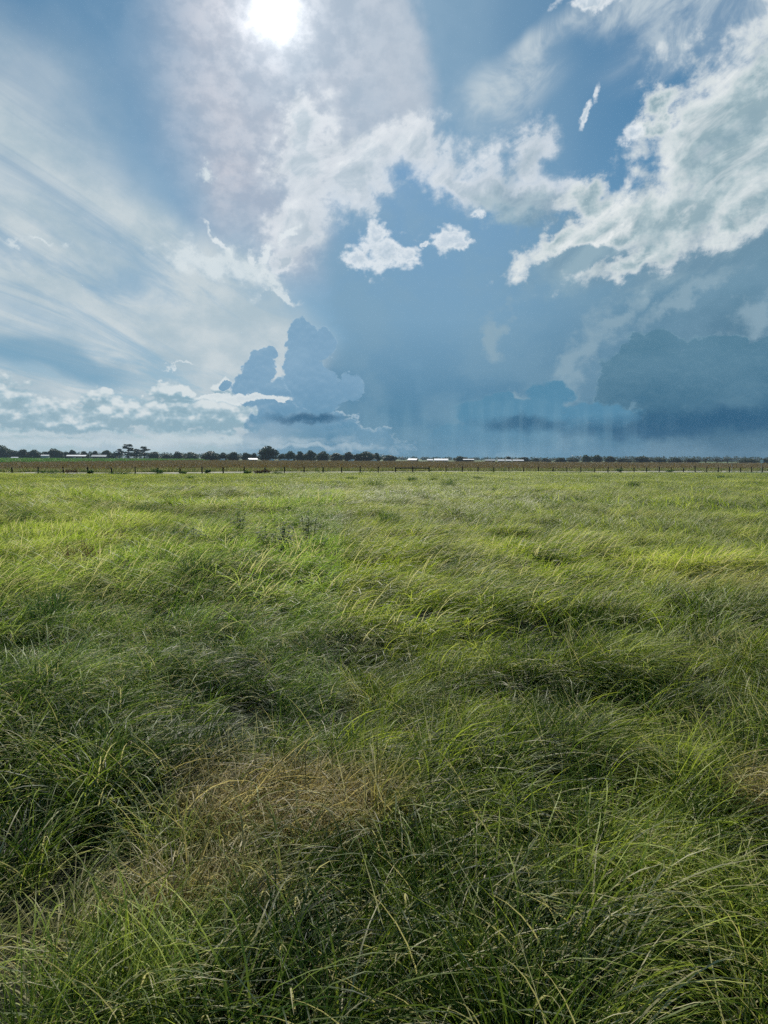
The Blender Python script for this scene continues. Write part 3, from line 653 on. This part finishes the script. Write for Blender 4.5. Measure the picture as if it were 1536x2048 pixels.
def make_tree(kind, seed):
    """a tree of unit-ish size: 10 m tall, crown about 10 m wide"""
    rg = np.random.default_rng(seed); root = empty({'pine': 'pine_tree', 'oak': 'oak_tree', 'round': 'broadleaf_tree'}[kind], (0, 0, 0))
    V = []; Fc = []; lobes = []
    if kind == 'pine':
        tube(V, Fc, [(0, 0, -.3), (.1, 0, 3.5), (-.05, .1, 7), (.05, 0, 9.6)], [.28, .22, .14, .04], 8)
        for z in (3.6, 4.8, 5.9, 6.9, 7.8, 8.6, 9.4):
            w = (1-(z-3)/8.5)*3.2+.5
            for q in range(3):
                a = rg.random()*6.28; r = w*rg.uniform(.35, .85); p = (math.cos(a)*r, math.sin(a)*r, z+rg.uniform(-.25, .4))
                tube(V, Fc, [(0, 0, z-.5), (p[0]*.6, p[1]*.6, p[2]-.2), p], [.08, .05, .02], 5)
                lobes.append((*p, w*rg.uniform(.35, .6), w*rg.uniform(.35, .6), rg.uniform(.28, .5)))
        lobes.append((0, 0, 9.5, .6, .6, .6)); n, sz, mt = 2200, .5, m_needles
    else:
        wide = 5.6 if kind == 'oak' else 4.4; zc = 5.6 if kind == 'oak' else 5.2
        tube(V, Fc, [(0, 0, -.3), (.1, .05, 1.0), (.05, -.05, 2.4), (.2, 0, 4)], [.5, .38, .32, .2], 9)
        for q in range(15 if kind == 'oak' else 11):
            a = q*2.4+rg.random(); t = rg.random(); r = wide*(.25+.5*t); z = 3.0+rg.random()*4.8*(1-.55*t)
            p = (math.cos(a)*r, math.sin(a)*r, z)
            tube(V, Fc, [(.08, 0, rg.uniform(1.4, 2.8)), (p[0]*.45, p[1]*.45, z*.62), p], [.17, .11, .04], 6)
            s = rg.uniform(.8, 1.25); lobes.append((*p, 1.75*s, 1.75*s, 1.25*s))
        lobes += [(0, 0, zc, wide*.66, wide*.66, 2.9), (rg.uniform(-1, 1), 0, 8.0, 1.9, 1.9, 1.5), (0, 0, 2.6, wide*.85, wide*.85, 1.7), (0, 0, 1.5, wide*.8, wide*.7, 1.4)]
        n, sz, mt = 3800, .72, m_crown
    mesh_obj('trunk', V, Fc, m_bark, root); leaf_cloud(lobes, n, sz, mt, 'crown', root, .45, rg=rg)
    return root
def children(o): return [c for c in bpy.data.objects if c.parent == o]
PROTO = {}
for kd, sd in (('oak', 1), ('oak', 2), ('round', 3), ('round', 4), ('round', 5), ('pine', 6), ('pine', 7)):
    t = make_tree(kd, sd); PROTO.setdefault(kd, []).append([t, children(t), False])
def horizon(px): return 913.5+8.1*px/1536
def on_line(px, Yd):
    d = ray(px, 920); return d.x/d.y*Yd, Yd
TREES = [
 (3, 44, 893, 'oak', 'tall dark oak at the far left end of the tree line'),
 (31, 22, 903.5, 'round', 'small rounded tree beside the tall oak at the far left'),
 (46, 26, 901, 'round', 'second rounded tree to the right of the tall oak at the far left'),
 (69, 32, 901, 'oak', 'rounded tree just left of the small white-roofed shed'),
 (91, 18, 905, 'round', 'low tree crown rising behind the small white-roofed shed'),
 (111, 38, 899, 'oak', 'broad dark oak standing between the small shed and the long white-roofed barn'),
 (133, 16, 906, 'round', 'low narrow tree at the left end of the long white-roofed barn'),
 (145, 18, 902, 'round', 'taller tree rising behind the left half of the long white-roofed barn'),
 (169, 24, 904.5, 'round', 'flat low tree behind the right end of the long white-roofed barn'),
 (190, 20, 904, 'round', 'small tree behind the left end of the grey-roofed barn'),
 (213, 20, 902.5, 'round', 'round tree at the right end of the grey-roofed barn'),
 (228, 16, 908, 'round', 'low tree in the gap between the grey-roofed barn and the pines'),
 (239, 16, 900, 'pine', 'leftmost pine of the four at the left, lower than the next'),
 (257, 24, 892, 'pine', 'tallest pine, with a layered ragged top, second of the four at the left'),
 (273, 16, 900, 'pine', 'short pine between the two tall pines at the left'),
 (289, 22, 896, 'pine', 'rightmost pine of the four at the left, nearly as tall as the tallest'),
 (309, 26, 905.5, 'round', 'low broad tree just right of the four pines'),
 (332, 24, 909, 'round', 'lowest tree in the dip between the pines and the middle oaks'),
 (356, 24, 905, 'round', 'rounded tree just right of the low dip after the pines'),
 (382, 36, 905.5, 'oak', 'broad low oak left of the wide flat oak'),
 (420, 40, 903.5, 'oak', 'wide flat-topped oak about midway between the pines and the largest oak'),
 (446, 22, 907, 'round', 'lower tree joined to the right side of the wide flat-topped oak'),
 (467, 26, 906, 'round', 'rounded tree at the left edge of the gap before the white farmhouse'),
 (493, 20, 907, 'round', 'rounded tree just right of the gap, left above the white farmhouse'),
 (508, 16, 908, 'round', 'low tree directly behind the white farmhouse'),
 (535, 46, 894.5, 'oak', 'largest dome-shaped oak of the whole tree line, beside the white farmhouse'),
 (564, 18, 909, 'round', 'low tree in the dip right of the largest oak'),
 (581, 26, 903.5, 'oak', 'first dark oak right of the dip beside the largest oak'),
 (601, 24, 905, 'round', 'second tree right of the dip beside the largest oak'),
 (621, 28, 902.5, 'oak', 'highest oak of the dense row right of the largest oak'),
 (645, 30, 904, 'oak', 'last broad oak of the dense row right of the largest oak'),
 (673, 34, 908, 'round', 'low pale tree between the dense oak row and the round oak'),
 (697, 22, 906, 'round', 'compact round oak rising above the low tree beside it'),
 (713, 16, 909, 'round', 'low tree between the compact round oak and the wide end oak'),
 (733, 42, 904.5, 'oak', 'wide oak that ends the thick left part of the tree line'),
 (752, 20, 908, 'round', 'small tree hanging on the right edge of the wide end oak'),
 (779, 30, 911.5, 'round', 'small lone tree left of the sloping white-roofed shed'),
 (921, 28, 913.5, 'round', 'tree between the long white barn and the open white-roofed shelter'),
 (1016, 16, 914, 'pine', 'small spiky pine above the low white sheds in the middle distance'),
 (1047, 34, 915.5, 'round', 'low broad tree behind the rightmost white shed'),
 (1072, 18, 917.5, 'round', 'very low tree just right of the rightmost white shed'),
 (1092, 26, 917.5, 'round', 'low tree halfway between the rightmost white shed and the three dark trees'),
 (1121, 30, 916.5, 'round', 'low rounded tree, second to the left of the three dark trees'),
 (1147, 24, 917, 'round', 'low tree directly left of the three dark trees'),
 (1173, 22, 911.5, 'round', 'left tree of the three dark trees on the right'),
 (1194, 26, 911, 'oak', 'middle and tallest of the three dark trees on the right'),
 (1220, 26, 914, 'round', 'right tree of the three dark trees on the right'),
 (1249, 36, 918, 'round', 'low wide tree between the three dark trees and the domed tree'),
 (1284, 42, 913.5, 'oak', 'domed tree standing alone above the low wood at the right'),
 (1320, 30, 917.5, 'round', 'low tree just right of the domed tree'),
 (1350, 32, 917, 'round', 'second low tree right of the domed tree'),
 (1384, 34, 918, 'round', 'third low tree right of the domed tree'),
 (1412, 20, 918.5, 'pine', 'small pine, leftmost of the three near the marker pole'),
 (1434, 20, 919, 'pine', 'small pine, middle one of the three near the marker pole'),
 (1455, 20, 918.5, 'pine', 'small pine, rightmost of the three, behind the marker pole'),
 (1495, 46, 917.5, 'oak', 'broad tree just left of the white square sign'),
 (1531, 30, 918.5, 'round', 'last tree of the line, right of the white square sign')]
cnt = {}
for (px, w, top, kd, lab) in TREES:
    Yd = 690 if px < 400 else 575 if px < 770 else 640
    Yd += (hash_ := (px*37) % 23)-11
    x, y = on_line(px, Yd); mpp = Yd/F
    H = (horizon(px)-top)*mpp*1.12+CAM_H+.3; Wd = w*mpp*1.32
    k = cnt.get(kd, 0); cnt[kd] = k+1; pr = PROTO[kd][k % len(PROTO[kd])]
    if not pr[2]: t = pr[0]; pr[2] = True
    else:
        t = pr[0].copy(); COL.objects.link(t)
        for ch in pr[1]: c2 = ch.copy(); COL.objects.link(c2); c2.parent = t
    t.location = (x, y, float(land(x, y))); t.rotation_euler = (0, 0, (px*1.7) % 6.28)
    base_w = {'oak': 13.5, 'round': 11, 'pine': 5.6}[kd]; top_h = {'oak': 9.6, 'round': 9.3, 'pine': 10.1}[kd]
    t.scale = (Wd/base_w, Wd/base_w, H/top_h); tag(t, lab, 'tree', 'trees along the far edge of the fields')

# the far wood, one dark line behind everything
rg = np.random.default_rng(5); lob = []
for k in range(520):
    px = -700+2936*(k/519)+rg.normal(0, 3); Yd = 1400+rg.uniform(-80, 80); x, y = on_line(px, Yd)
    h = (6.2 if px > 770 else 11)+1.8*rg.random()+(2.0 if px < 350 else 0)
    if 1140 < px: h += 3.6
    lob.append((x, y, h*.42, 8, 5, h*.58))
wd = leaf_cloud(lob, 30000, 3.2, m_crown, 'far_wood', hollow=.2); tag(wd, 'low dark wood running along the whole horizon behind the farm buildings', 'wood', kind='stuff')

# a bare tree by the sheds
bt = empty('bare_tree', (*on_line(846, 590), 0)); tag(bt, 'thin bare tree sticking up between the sloping white-roofed shed and the small white shed', 'tree')
V = []; Fc = []; tube(V, Fc, [(0, 0, -.2), (.1, 0, 2), (0, 0, 4), (.1, 0, 5.6)], [.14, .11, .08, .03], 6); mesh_obj('trunk', V, Fc, m_bark, bt)
for (z, dx, dz) in ((3.2, 1.2, .9), (3.8, -1.1, .8), (4.5, .7, .7), (4.9, -.6, .6), (2.6, -.9, .7)):
    V = []; Fc = []; tube(V, Fc, [(.03, 0, z), (dx*.6, .1, z+dz*.5), (dx, .1, z+dz)], [.05, .035, .015], 5); mesh_obj('branch', V, Fc, m_bark, bt)

# ------------------------------------------------------------------ farm buildings
m_wroof = simple('white metal roof', (.50, .52, .53), (.62, .63, .64), 1.2, .6, .25)
m_groof = simple('grey metal roof', (.20, .23, .24), (.30, .33, .34), 1.2, .4, .5)
m_wall = simple('pale plank wall', (.40, .40, .38), (.52, .52, .50), 2, .8, .2)
m_dwall = simple('dark board wall', (.07, .065, .06), (.12, .11, .10), 2, .8, .2)
m_glass = simple('dark window glass', (.02, .025, .03), (.03, .035, .04), 2, .1, .5)
m_door = simple('brown door', (.10, .07, .05), (.14, .10, .07), 2, .6, .3)
def building(name, cat, label, px, w, top, Yd, roofm, wallm, depth=7, pitch=.28, openf=False, slope=0, group='farm buildings in front of the tree line'):
    x, y = on_line(px, Yd); L = w*Yd/F; H = max(2.5, (horizon(px)-top)*Yd/F+CAM_H); eave = max(1.7, H-depth/2*pitch)
    t = empty(name, (x, y, float(land(x, y))), math.atan2(-x, y)*.6+slope); hx = L/2-.3; hy = depth/2-.3
    if openf:
        for sx in (-hx, -hx/3, hx/3, hx):
            for sy in (-hy, hy):
                V = []; Fc = []; box(V, Fc, sx-.09, sx+.09, sy-.09, sy+.09, -.1, eave-.02); mesh_obj('post', V, Fc, m_dwall, t)
        V = []; Fc = []; box(V, Fc, -hx+.1, hx-.1, hy-.3, hy-.12, -.1, eave-.15); mesh_obj('back_wall', V, Fc, m_dwall, t)
    else:
        V = []; Fc = []; prism(V, Fc, [(-hy, -.1), (hy, -.1), (hy, eave-.05), (0, H-.14), (-hy, eave-.05)], -hx, hx); mesh_obj('wall', V, Fc, wallm, t)
        V = []; Fc = []; box(V, Fc, -.5, .5, -hy-.06, -hy-.01, -.05, min(2.0, eave-.3)); mesh_obj('door', V, Fc, m_door, t)
        for sx in ((-.6, .6) if L > 6 else (-.62,)):
            V = []; Fc = []; cx = sx*hx; box(V, Fc, cx-.5, cx+.5, -hy-.05, -hy-.01, .85, min(1.7, eave-.3)); wv = mesh_obj('window', V, Fc, m_white, t)
            V = []; Fc = []; box(V, Fc, cx-.42, cx+.42, -hy-.07, -hy-.052, .93, min(1.62, eave-.38)); mesh_obj('pane', V, Fc, m_glass, wv)
    V = []; Fc = []; e = depth/2+.3; dz = .3*(H-eave)/(depth/2); prism(V, Fc, [(-e, eave-dz), (0, H), (e, eave-dz), (e, eave-dz-.1), (0, H-.1), (-e, eave-dz-.1)], -L/2, L/2)
    mesh_obj('roof', V, Fc, roofm, t); tag(t, label, cat, group); return t
B = building
B('shed', 'shed', 'tiny white low shed in front of the rounded trees at the far left', 30, 13, 914.5, 650, m_wroof, m_wall, 5)
B('shed', 'shed', 'small shed with a white roof and pale wall between the trees at the left', 91, 15, 909.5, 650, m_wroof, m_wall, 6)
B('barn', 'barn', 'long low barn with a white metal roof and dark open front at the left', 154, 36, 909.8, 650, m_wroof, m_wall, 10, .22, openf=True)
B('barn', 'barn', 'grey-roofed barn right of the long white-roofed barn', 199, 28, 909.8, 650, m_groof, m_dwall, 10, .3)
B('farmhouse', 'house', 'white farmhouse with a white roof at the foot of the largest oak', 505, 18, 916.6, 545, m_wroof, m_wall, 7, .35, slope=.3)
B('barn', 'shed', 'shed with a sloping white roof right of the small lone tree', 826, 19, 917, 580, m_wroof, m_dwall, 8, .3, slope=-.25)
B('shed', 'shed', 'small white shed close beside the left end of the long white barn', 860, 12, 918.4, 560, m_wroof, m_wall, 6)
B('barn', 'barn', 'long bright white barn, the widest roof in the middle distance', 882, 28, 917.2, 560, m_wroof, m_wall, 11, .3)
B('shelter', 'shelter', 'open cattle shelter, flat white roof on dark posts, right of the long white barn', 937, 22, 918, 560, m_wroof, m_wall, 7, .15, openf=True)
B('shed', 'shed', 'dull grey-roofed shed between the open shelter and the low white sheds', 980, 20, 919.2, 570, m_groof, m_dwall, 7)
B('shed', 'shed', 'low white-roofed shed, left of two close together under the small pine', 1002, 14, 919.4, 565, m_wroof, m_wall, 6)
B('shed', 'shed', 'low white-roofed shed, right of two close together under the small pine', 1017, 12, 919.8, 560, m_wroof, m_wall, 6)
B('shed', 'shed', 'rightmost long low white-roofed shed before the low broad tree', 1036, 22, 919.3, 570, m_wroof, m_dwall, 7)

# ------------------------------------------------------------------ vehicles standing by the farms
m_car = simple('white car paint', (.70, .71, .72), (.76, .77, .78), .5, .25, .5)
m_tyre = simple('tyre rubber', (.02, .02, .02), (.03, .03, .03), 5, .8, .2)
def vehicle():
    t = empty('parked_van', (0, 0, 0)); V = []; Fc = []
    prism(V, Fc, [(-2.4, .35), (2.4, .35), (2.45, 1.0), (1.5, 1.25), (.95, 2.0), (-2.2, 2.05), (-2.4, 1.8)], -.9, .9)
    o = mesh_obj('body', V, Fc, m_car, t)
    V = []; Fc = []
    for sx in (-.905, .89): prism(V, Fc, [(.2, 1.3), (1.3, 1.3), (.9, 1.85), (.2, 1.85)], sx, sx+.015)
    mesh_obj('window', V, Fc, m_glass, t)
    for sy in (-1.5, 1.5):
        for sx in (-.93, .71):
            V = []; Fc = []; tube(V, Fc, [(sx, sy, .34), (sx+.22, sy, .34)], [.34, .34], 14); mesh_obj('wheel', V, Fc, m_tyre, t)
    return t
van = vehicle(); vch = children(van)
for k, (px, Yd, a, lab) in enumerate([(146, 640, 1.5, 'white van parked under the left half of the long white-roofed barn'), (158, 640, 1.4, 'white van parked under the middle of the long white-roofed barn'),
    (543, 545, 1.6, 'white van parked just right under the largest oak'), (563, 545, 1.2, 'first white van parked in the dip right of the largest oak'), (572, 545, .2, 'second white van parked in the dip right of the largest oak'),
    (580, 547, 1.5, 'third white van parked under the dark oak right of the dip'), (703, 545, 1.5, 'white van parked under the compact round oak'), (747, 548, 1.6, 'white van parked under the wide end oak'), (444, 548, 1.3, 'white van parked under the wide flat-topped oak')]):
    if k == 0: t = van
    else:
        t = van.copy(); COL.objects.link(t)
        for ch in vch: c2 = ch.copy(); COL.objects.link(c2); c2.parent = t
    x, y = on_line(px, Yd); t.location = (x, y, .0); t.rotation_euler = (0, 0, a); tag(t, lab, 'van', 'white vans parked at the farms')

# ------------------------------------------------------------------ bushes and weeds standing in the pasture
m_bush = leaf_material('dark tussock', [(.03, .07, .02), (.05, .11, .03), (.09, .15, .045)], ((.2, .2, .1), (.25, .24, .12)), .93, .4, .5)
m_dry = leaf_material('dead brown stems', [(.07, .05, .03), (.12, .085, .05), (.17, .12, .07)], ((.2, .17, .1), (.25, .2, .12)), .9, .3, .6)
m_weed = leaf_material('broad weed leaves', [(.012, .045, .012), (.02, .07, .018), (.04, .11, .025)], ((.07, .15, .04), (.08, .17, .05)), .93, .4, .75)
def rnd_mesh(name, V, Fc, RN, mat, parent=None):
    o = mesh_obj(name, V, Fc, mat, parent)
    for nm, dat in (('rnd', RN), ('tt', [0.5]*len(RN))):
        at = o.data.attributes.new(nm, 'FLOAT', 'POINT'); at.data.foreach_set('value', np.array(dat, dtype=np.float32))
    return o
def tussock(x, y, w, h, mat, label, name='tussock'):
    rg = np.random.default_rng(int(abs(x*31+y*7))+1); n = 260
    V, Fc, RN, TT = blades(N=n, radius=w*.32, L=h*1.25, width=max(.012, .0009*math.hypot(x, y)*.35), segs=4, lean=(.3, 1.2), spread=2.0, upright=.5, seeds=.0, rg=rg)
    V = V.copy(); k = np.hypot(V[:, 0], V[:, 1]); o = rnd_mesh(name, V, Fc, RN, mat); o.location = (x, y, float(land(x, y))); tag(o, label, 'tussock' if name == 'tussock' else 'bush', 'tussocks and bushes in the pasture'); return o
def bush(x, y, w, h, mat, label):
    rg = np.random.default_rng(int(abs(x*13+y*5))+3); t = empty('bush', (x, y, float(land(x, y))))
    V = []; Fc = []; lob = []
    for q in range(7):
        a = q*.9+rg.random(); r = w*.33*rg.random()**.5; p = (math.cos(a)*r, math.sin(a)*r*.8, h*rg.uniform(.35, .72)); lob.append((*p, w*.22, w*.2, h*.28))
        tube(V, Fc, [(p[0]*.1, p[1]*.1, -.05), (p[0]*.5, p[1]*.5, p[2]*.5), p], [.02, .015, .006], 5)
    mesh_obj('stem', V, Fc, m_bark, t)
    o = leaf_cloud(lob, 700, .12, mat, 'foliage', t, .3, rg=rg); at = o.data.attributes.new('tt', 'FLOAT', 'POINT')
    tag(t, label, 'bush', 'tussocks and bushes in the pasture'); return t
def weed(x, y, w, h, label, n=14):
    rg = np.random.default_rng(int(abs(x*17+y*3))+5); t = empty('leafy_weed', (x, y, float(land(x, y)))); V = []; Fc = []; LV = []; LF = []; RN = []
    for q in range(n):
        a = rg.random()*6.28; r = w*.5*rg.random()**.7; b = Vector((math.cos(a)*r*.5, math.sin(a)*r*.5, -.03)); tp = Vector((math.cos(a)*r, math.sin(a)*r, h*rg.uniform(.6, 1)))
        md = (b+tp)/2+Vector((0, 0, .05)); tube(V, Fc, [b, md, tp], [.006, .005, .003], 5)
        for j in range(9):
            f = .25+.75*j/8; p = b.lerp(tp, f); aa = j*2.4+rg.random(); d = Vector((math.cos(aa), math.sin(aa), rg.uniform(.1, .9))).normalized(); sd = d.cross(Vector((0, 0, 1))).normalized(); L = rg.uniform(.17, .28)*(1.1-.4*f); s0 = len(LV); rn = rg.random()
            for (tt_, ww) in ((0, .02), (.35, .30), (.7, .22), (1, .01)):
                c = p+d*L*tt_-Vector((0, 0, 1))*L*.35*tt_*tt_; LV += [tuple(c-sd*L*ww*.6), tuple(c+sd*L*ww*.6)]; RN += [rn, rn]
            for z in range(3): LF.append((s0+2*z, s0+2*z+1, s0+2*z+3, s0+2*z+2))
    mesh_obj('stem', V, Fc, m_weed_stem, t); rnd_mesh('leaves', LV, LF, RN, m_weed, t); tag(t, label, 'weed', 'leafy weeds in the pasture'); return t
m_weed_stem = simple('weed stems', (.06, .10, .03), (.09, .13, .04), 8, .6, .3)
def near_fence(px, off):         # where the line of sight meets the fence line moved by off metres
    d = ray(px, 940); dx, dy = d.x, d.y; k = (FN[0]*FO[0]+FN[1]*FO[1]+off)/(FN[0]*dx+FN[1]*dy); return dx*k, dy*k
for (px, w, h, kind, lab, off) in [
    (98, 4.2, .85, 'b', 'wide soft green bush between the second and third fence posts from the left', -1), (142, 2.3, .95, 'd', 'dark brown rounded bush under the fourth post from the left of the fence', -1.2),
    (179, 1.4, .9, 'b', 'small dark bush at the fourth fence post, right of the brown bush', -1), (240, 3.6, .5, 'b', 'low spreading green bush right of the fifth fence post', -2),
    (316, 2.2, 1.15, 'b', 'tallest dark bush on the fence, wrapped round the seventh post', -.6), (366, 1.6, .6, 'b', 'small bush right of the eighth fence post', -1),
    (416, 1.1, .9, 'b', 'narrow dark bush between the ninth and tenth fence posts', -.8), (494, 1.6, .6, 'b', 'little round bush at the eleventh fence post', -1.2),
    (517, 2.0, .7, 'd', 'left brown bush of two between the eleventh and thirteenth posts', -1), (530, 2.4, .85, 'd', 'right brown bush of two, the larger, behind the twelfth fence post', -.7),
    (556, 1.8, .45, 'b', 'low green bush in front of the fence right of the brown bushes', -4), (1240, 1.9, 1.05, 'b', 'dark bush on the right stretch of fence, under the low wide tree', -.8),
    (1341, 2.6, .6, 'b', 'low broad bush on the right stretch of fence', -1)]:
    x, y = near_fence(px, off); bush(x, y, w, h, m_bush if kind == 'b' else m_dry, lab)
for (px, py, w, h, lab) in [
    (381, 960, 1.0, .45, 'small tussock just below the fence left of centre'), (440, 971, 2.0, .40, 'low tussock in the field below the tenth and eleventh posts'),
    (703, 959, 2.2, .42, 'flat dark tussock close to the fence left of the railed stretch'), (745, 979, 2.6, .85, 'large dark tussock left of the railed stretch of fence'),
    (825, 962, 2.2, .55, 'dark tussock directly below the railed stretch of fence'), (868, 962, 1.5, .4, 'small tussock right below the railed stretch of fence'),
    (897, 979, 1.8, .85, 'large dark tussock right of the railed stretch of fence'), (955, 961, 1.8, .45, 'flat tussock near the fence between the railed stretch and the middle right'),
    (1190, 957, 3.0, .4, 'long flat tussock on the right side near the fence'), (1268, 977, 1.6, .7, 'round dark tussock standing alone on the right side of the pasture'),
    (1442, 957, 1.4, .45, 'small tussock near the fence below the marker pole'),
    (120, 1003, 1.6, .55, 'dark tussock at the left, farther off than the flat one in the left middle'), (40, 1060, 1.2, .6, 'tussock near the left edge of the pasture, level with the bluish one'),
    (165, 1150, 1.0, .7, 'green tussock at the left, nearer than the low brownish one'), (395, 1190, .9, .7, 'green tussock below the upright leafy weed'), (95, 1270, .8, .7, 'nearest dark tussock at the left side of the pasture'),
    (1070, 1000, 1.8, .5, 'flat dark tussock in the right half, between the round lone one and the railed stretch'),
    (288, 1040, 1.6, .65, 'dark flat tussock in the left middle of the pasture'), (232, 1096, 1.3, .62, 'low brownish tussock left of the leafy weeds'),
    (780, 1064, 1.2, .7, 'bluish green tussock right of centre in the pasture')]:
    x, y = gpoint(px, py); tussock(x, y, w, h, m_dry if 'brownish' in lab else m_bush, lab)
for (px, py, w, h, n, lab) in [(552, 1118, 1.3, .95, 34, 'broad patch of dark leafy weeds left of centre'), (475, 1088, .45, 1.15, 12, 'upright leafy weed left of the broad weed patch'),
    (617, 1094, .6, 1.1, 13, 'tall leafy weed right above the broad weed patch'), (625, 1128, .8, .75, 14, 'low leafy weed at the right end of the broad weed patch'), (380, 1110, .9, .7, 14, 'pale low leafy weed left of the upright weed')]:
    x, y = gpoint(px, py); weed(x, y, w, h, lab, n)

# ------------------------------------------------------------------ the air
m, nb = material('hazy air')
pv = nb.n('ShaderNodeVolumePrincipled'); pv.inputs['Color'].default_value = (.62, .82, 1, 1); pv.inputs['Density'].default_value = .00011; pv.inputs['Anisotropy'].default_value = 0
o = nb.n('ShaderNodeOutputMaterial'); nb.nt.links.new(pv.outputs[0], o.inputs['Volume'])
V = []; Fc = []; box(V, Fc, -1900, 1900, -300, 1700, -1.5, 24); tag(mesh_obj('haze', V, Fc, m), 'thin blue haze lying over the fields', 'haze', kind='stuff')
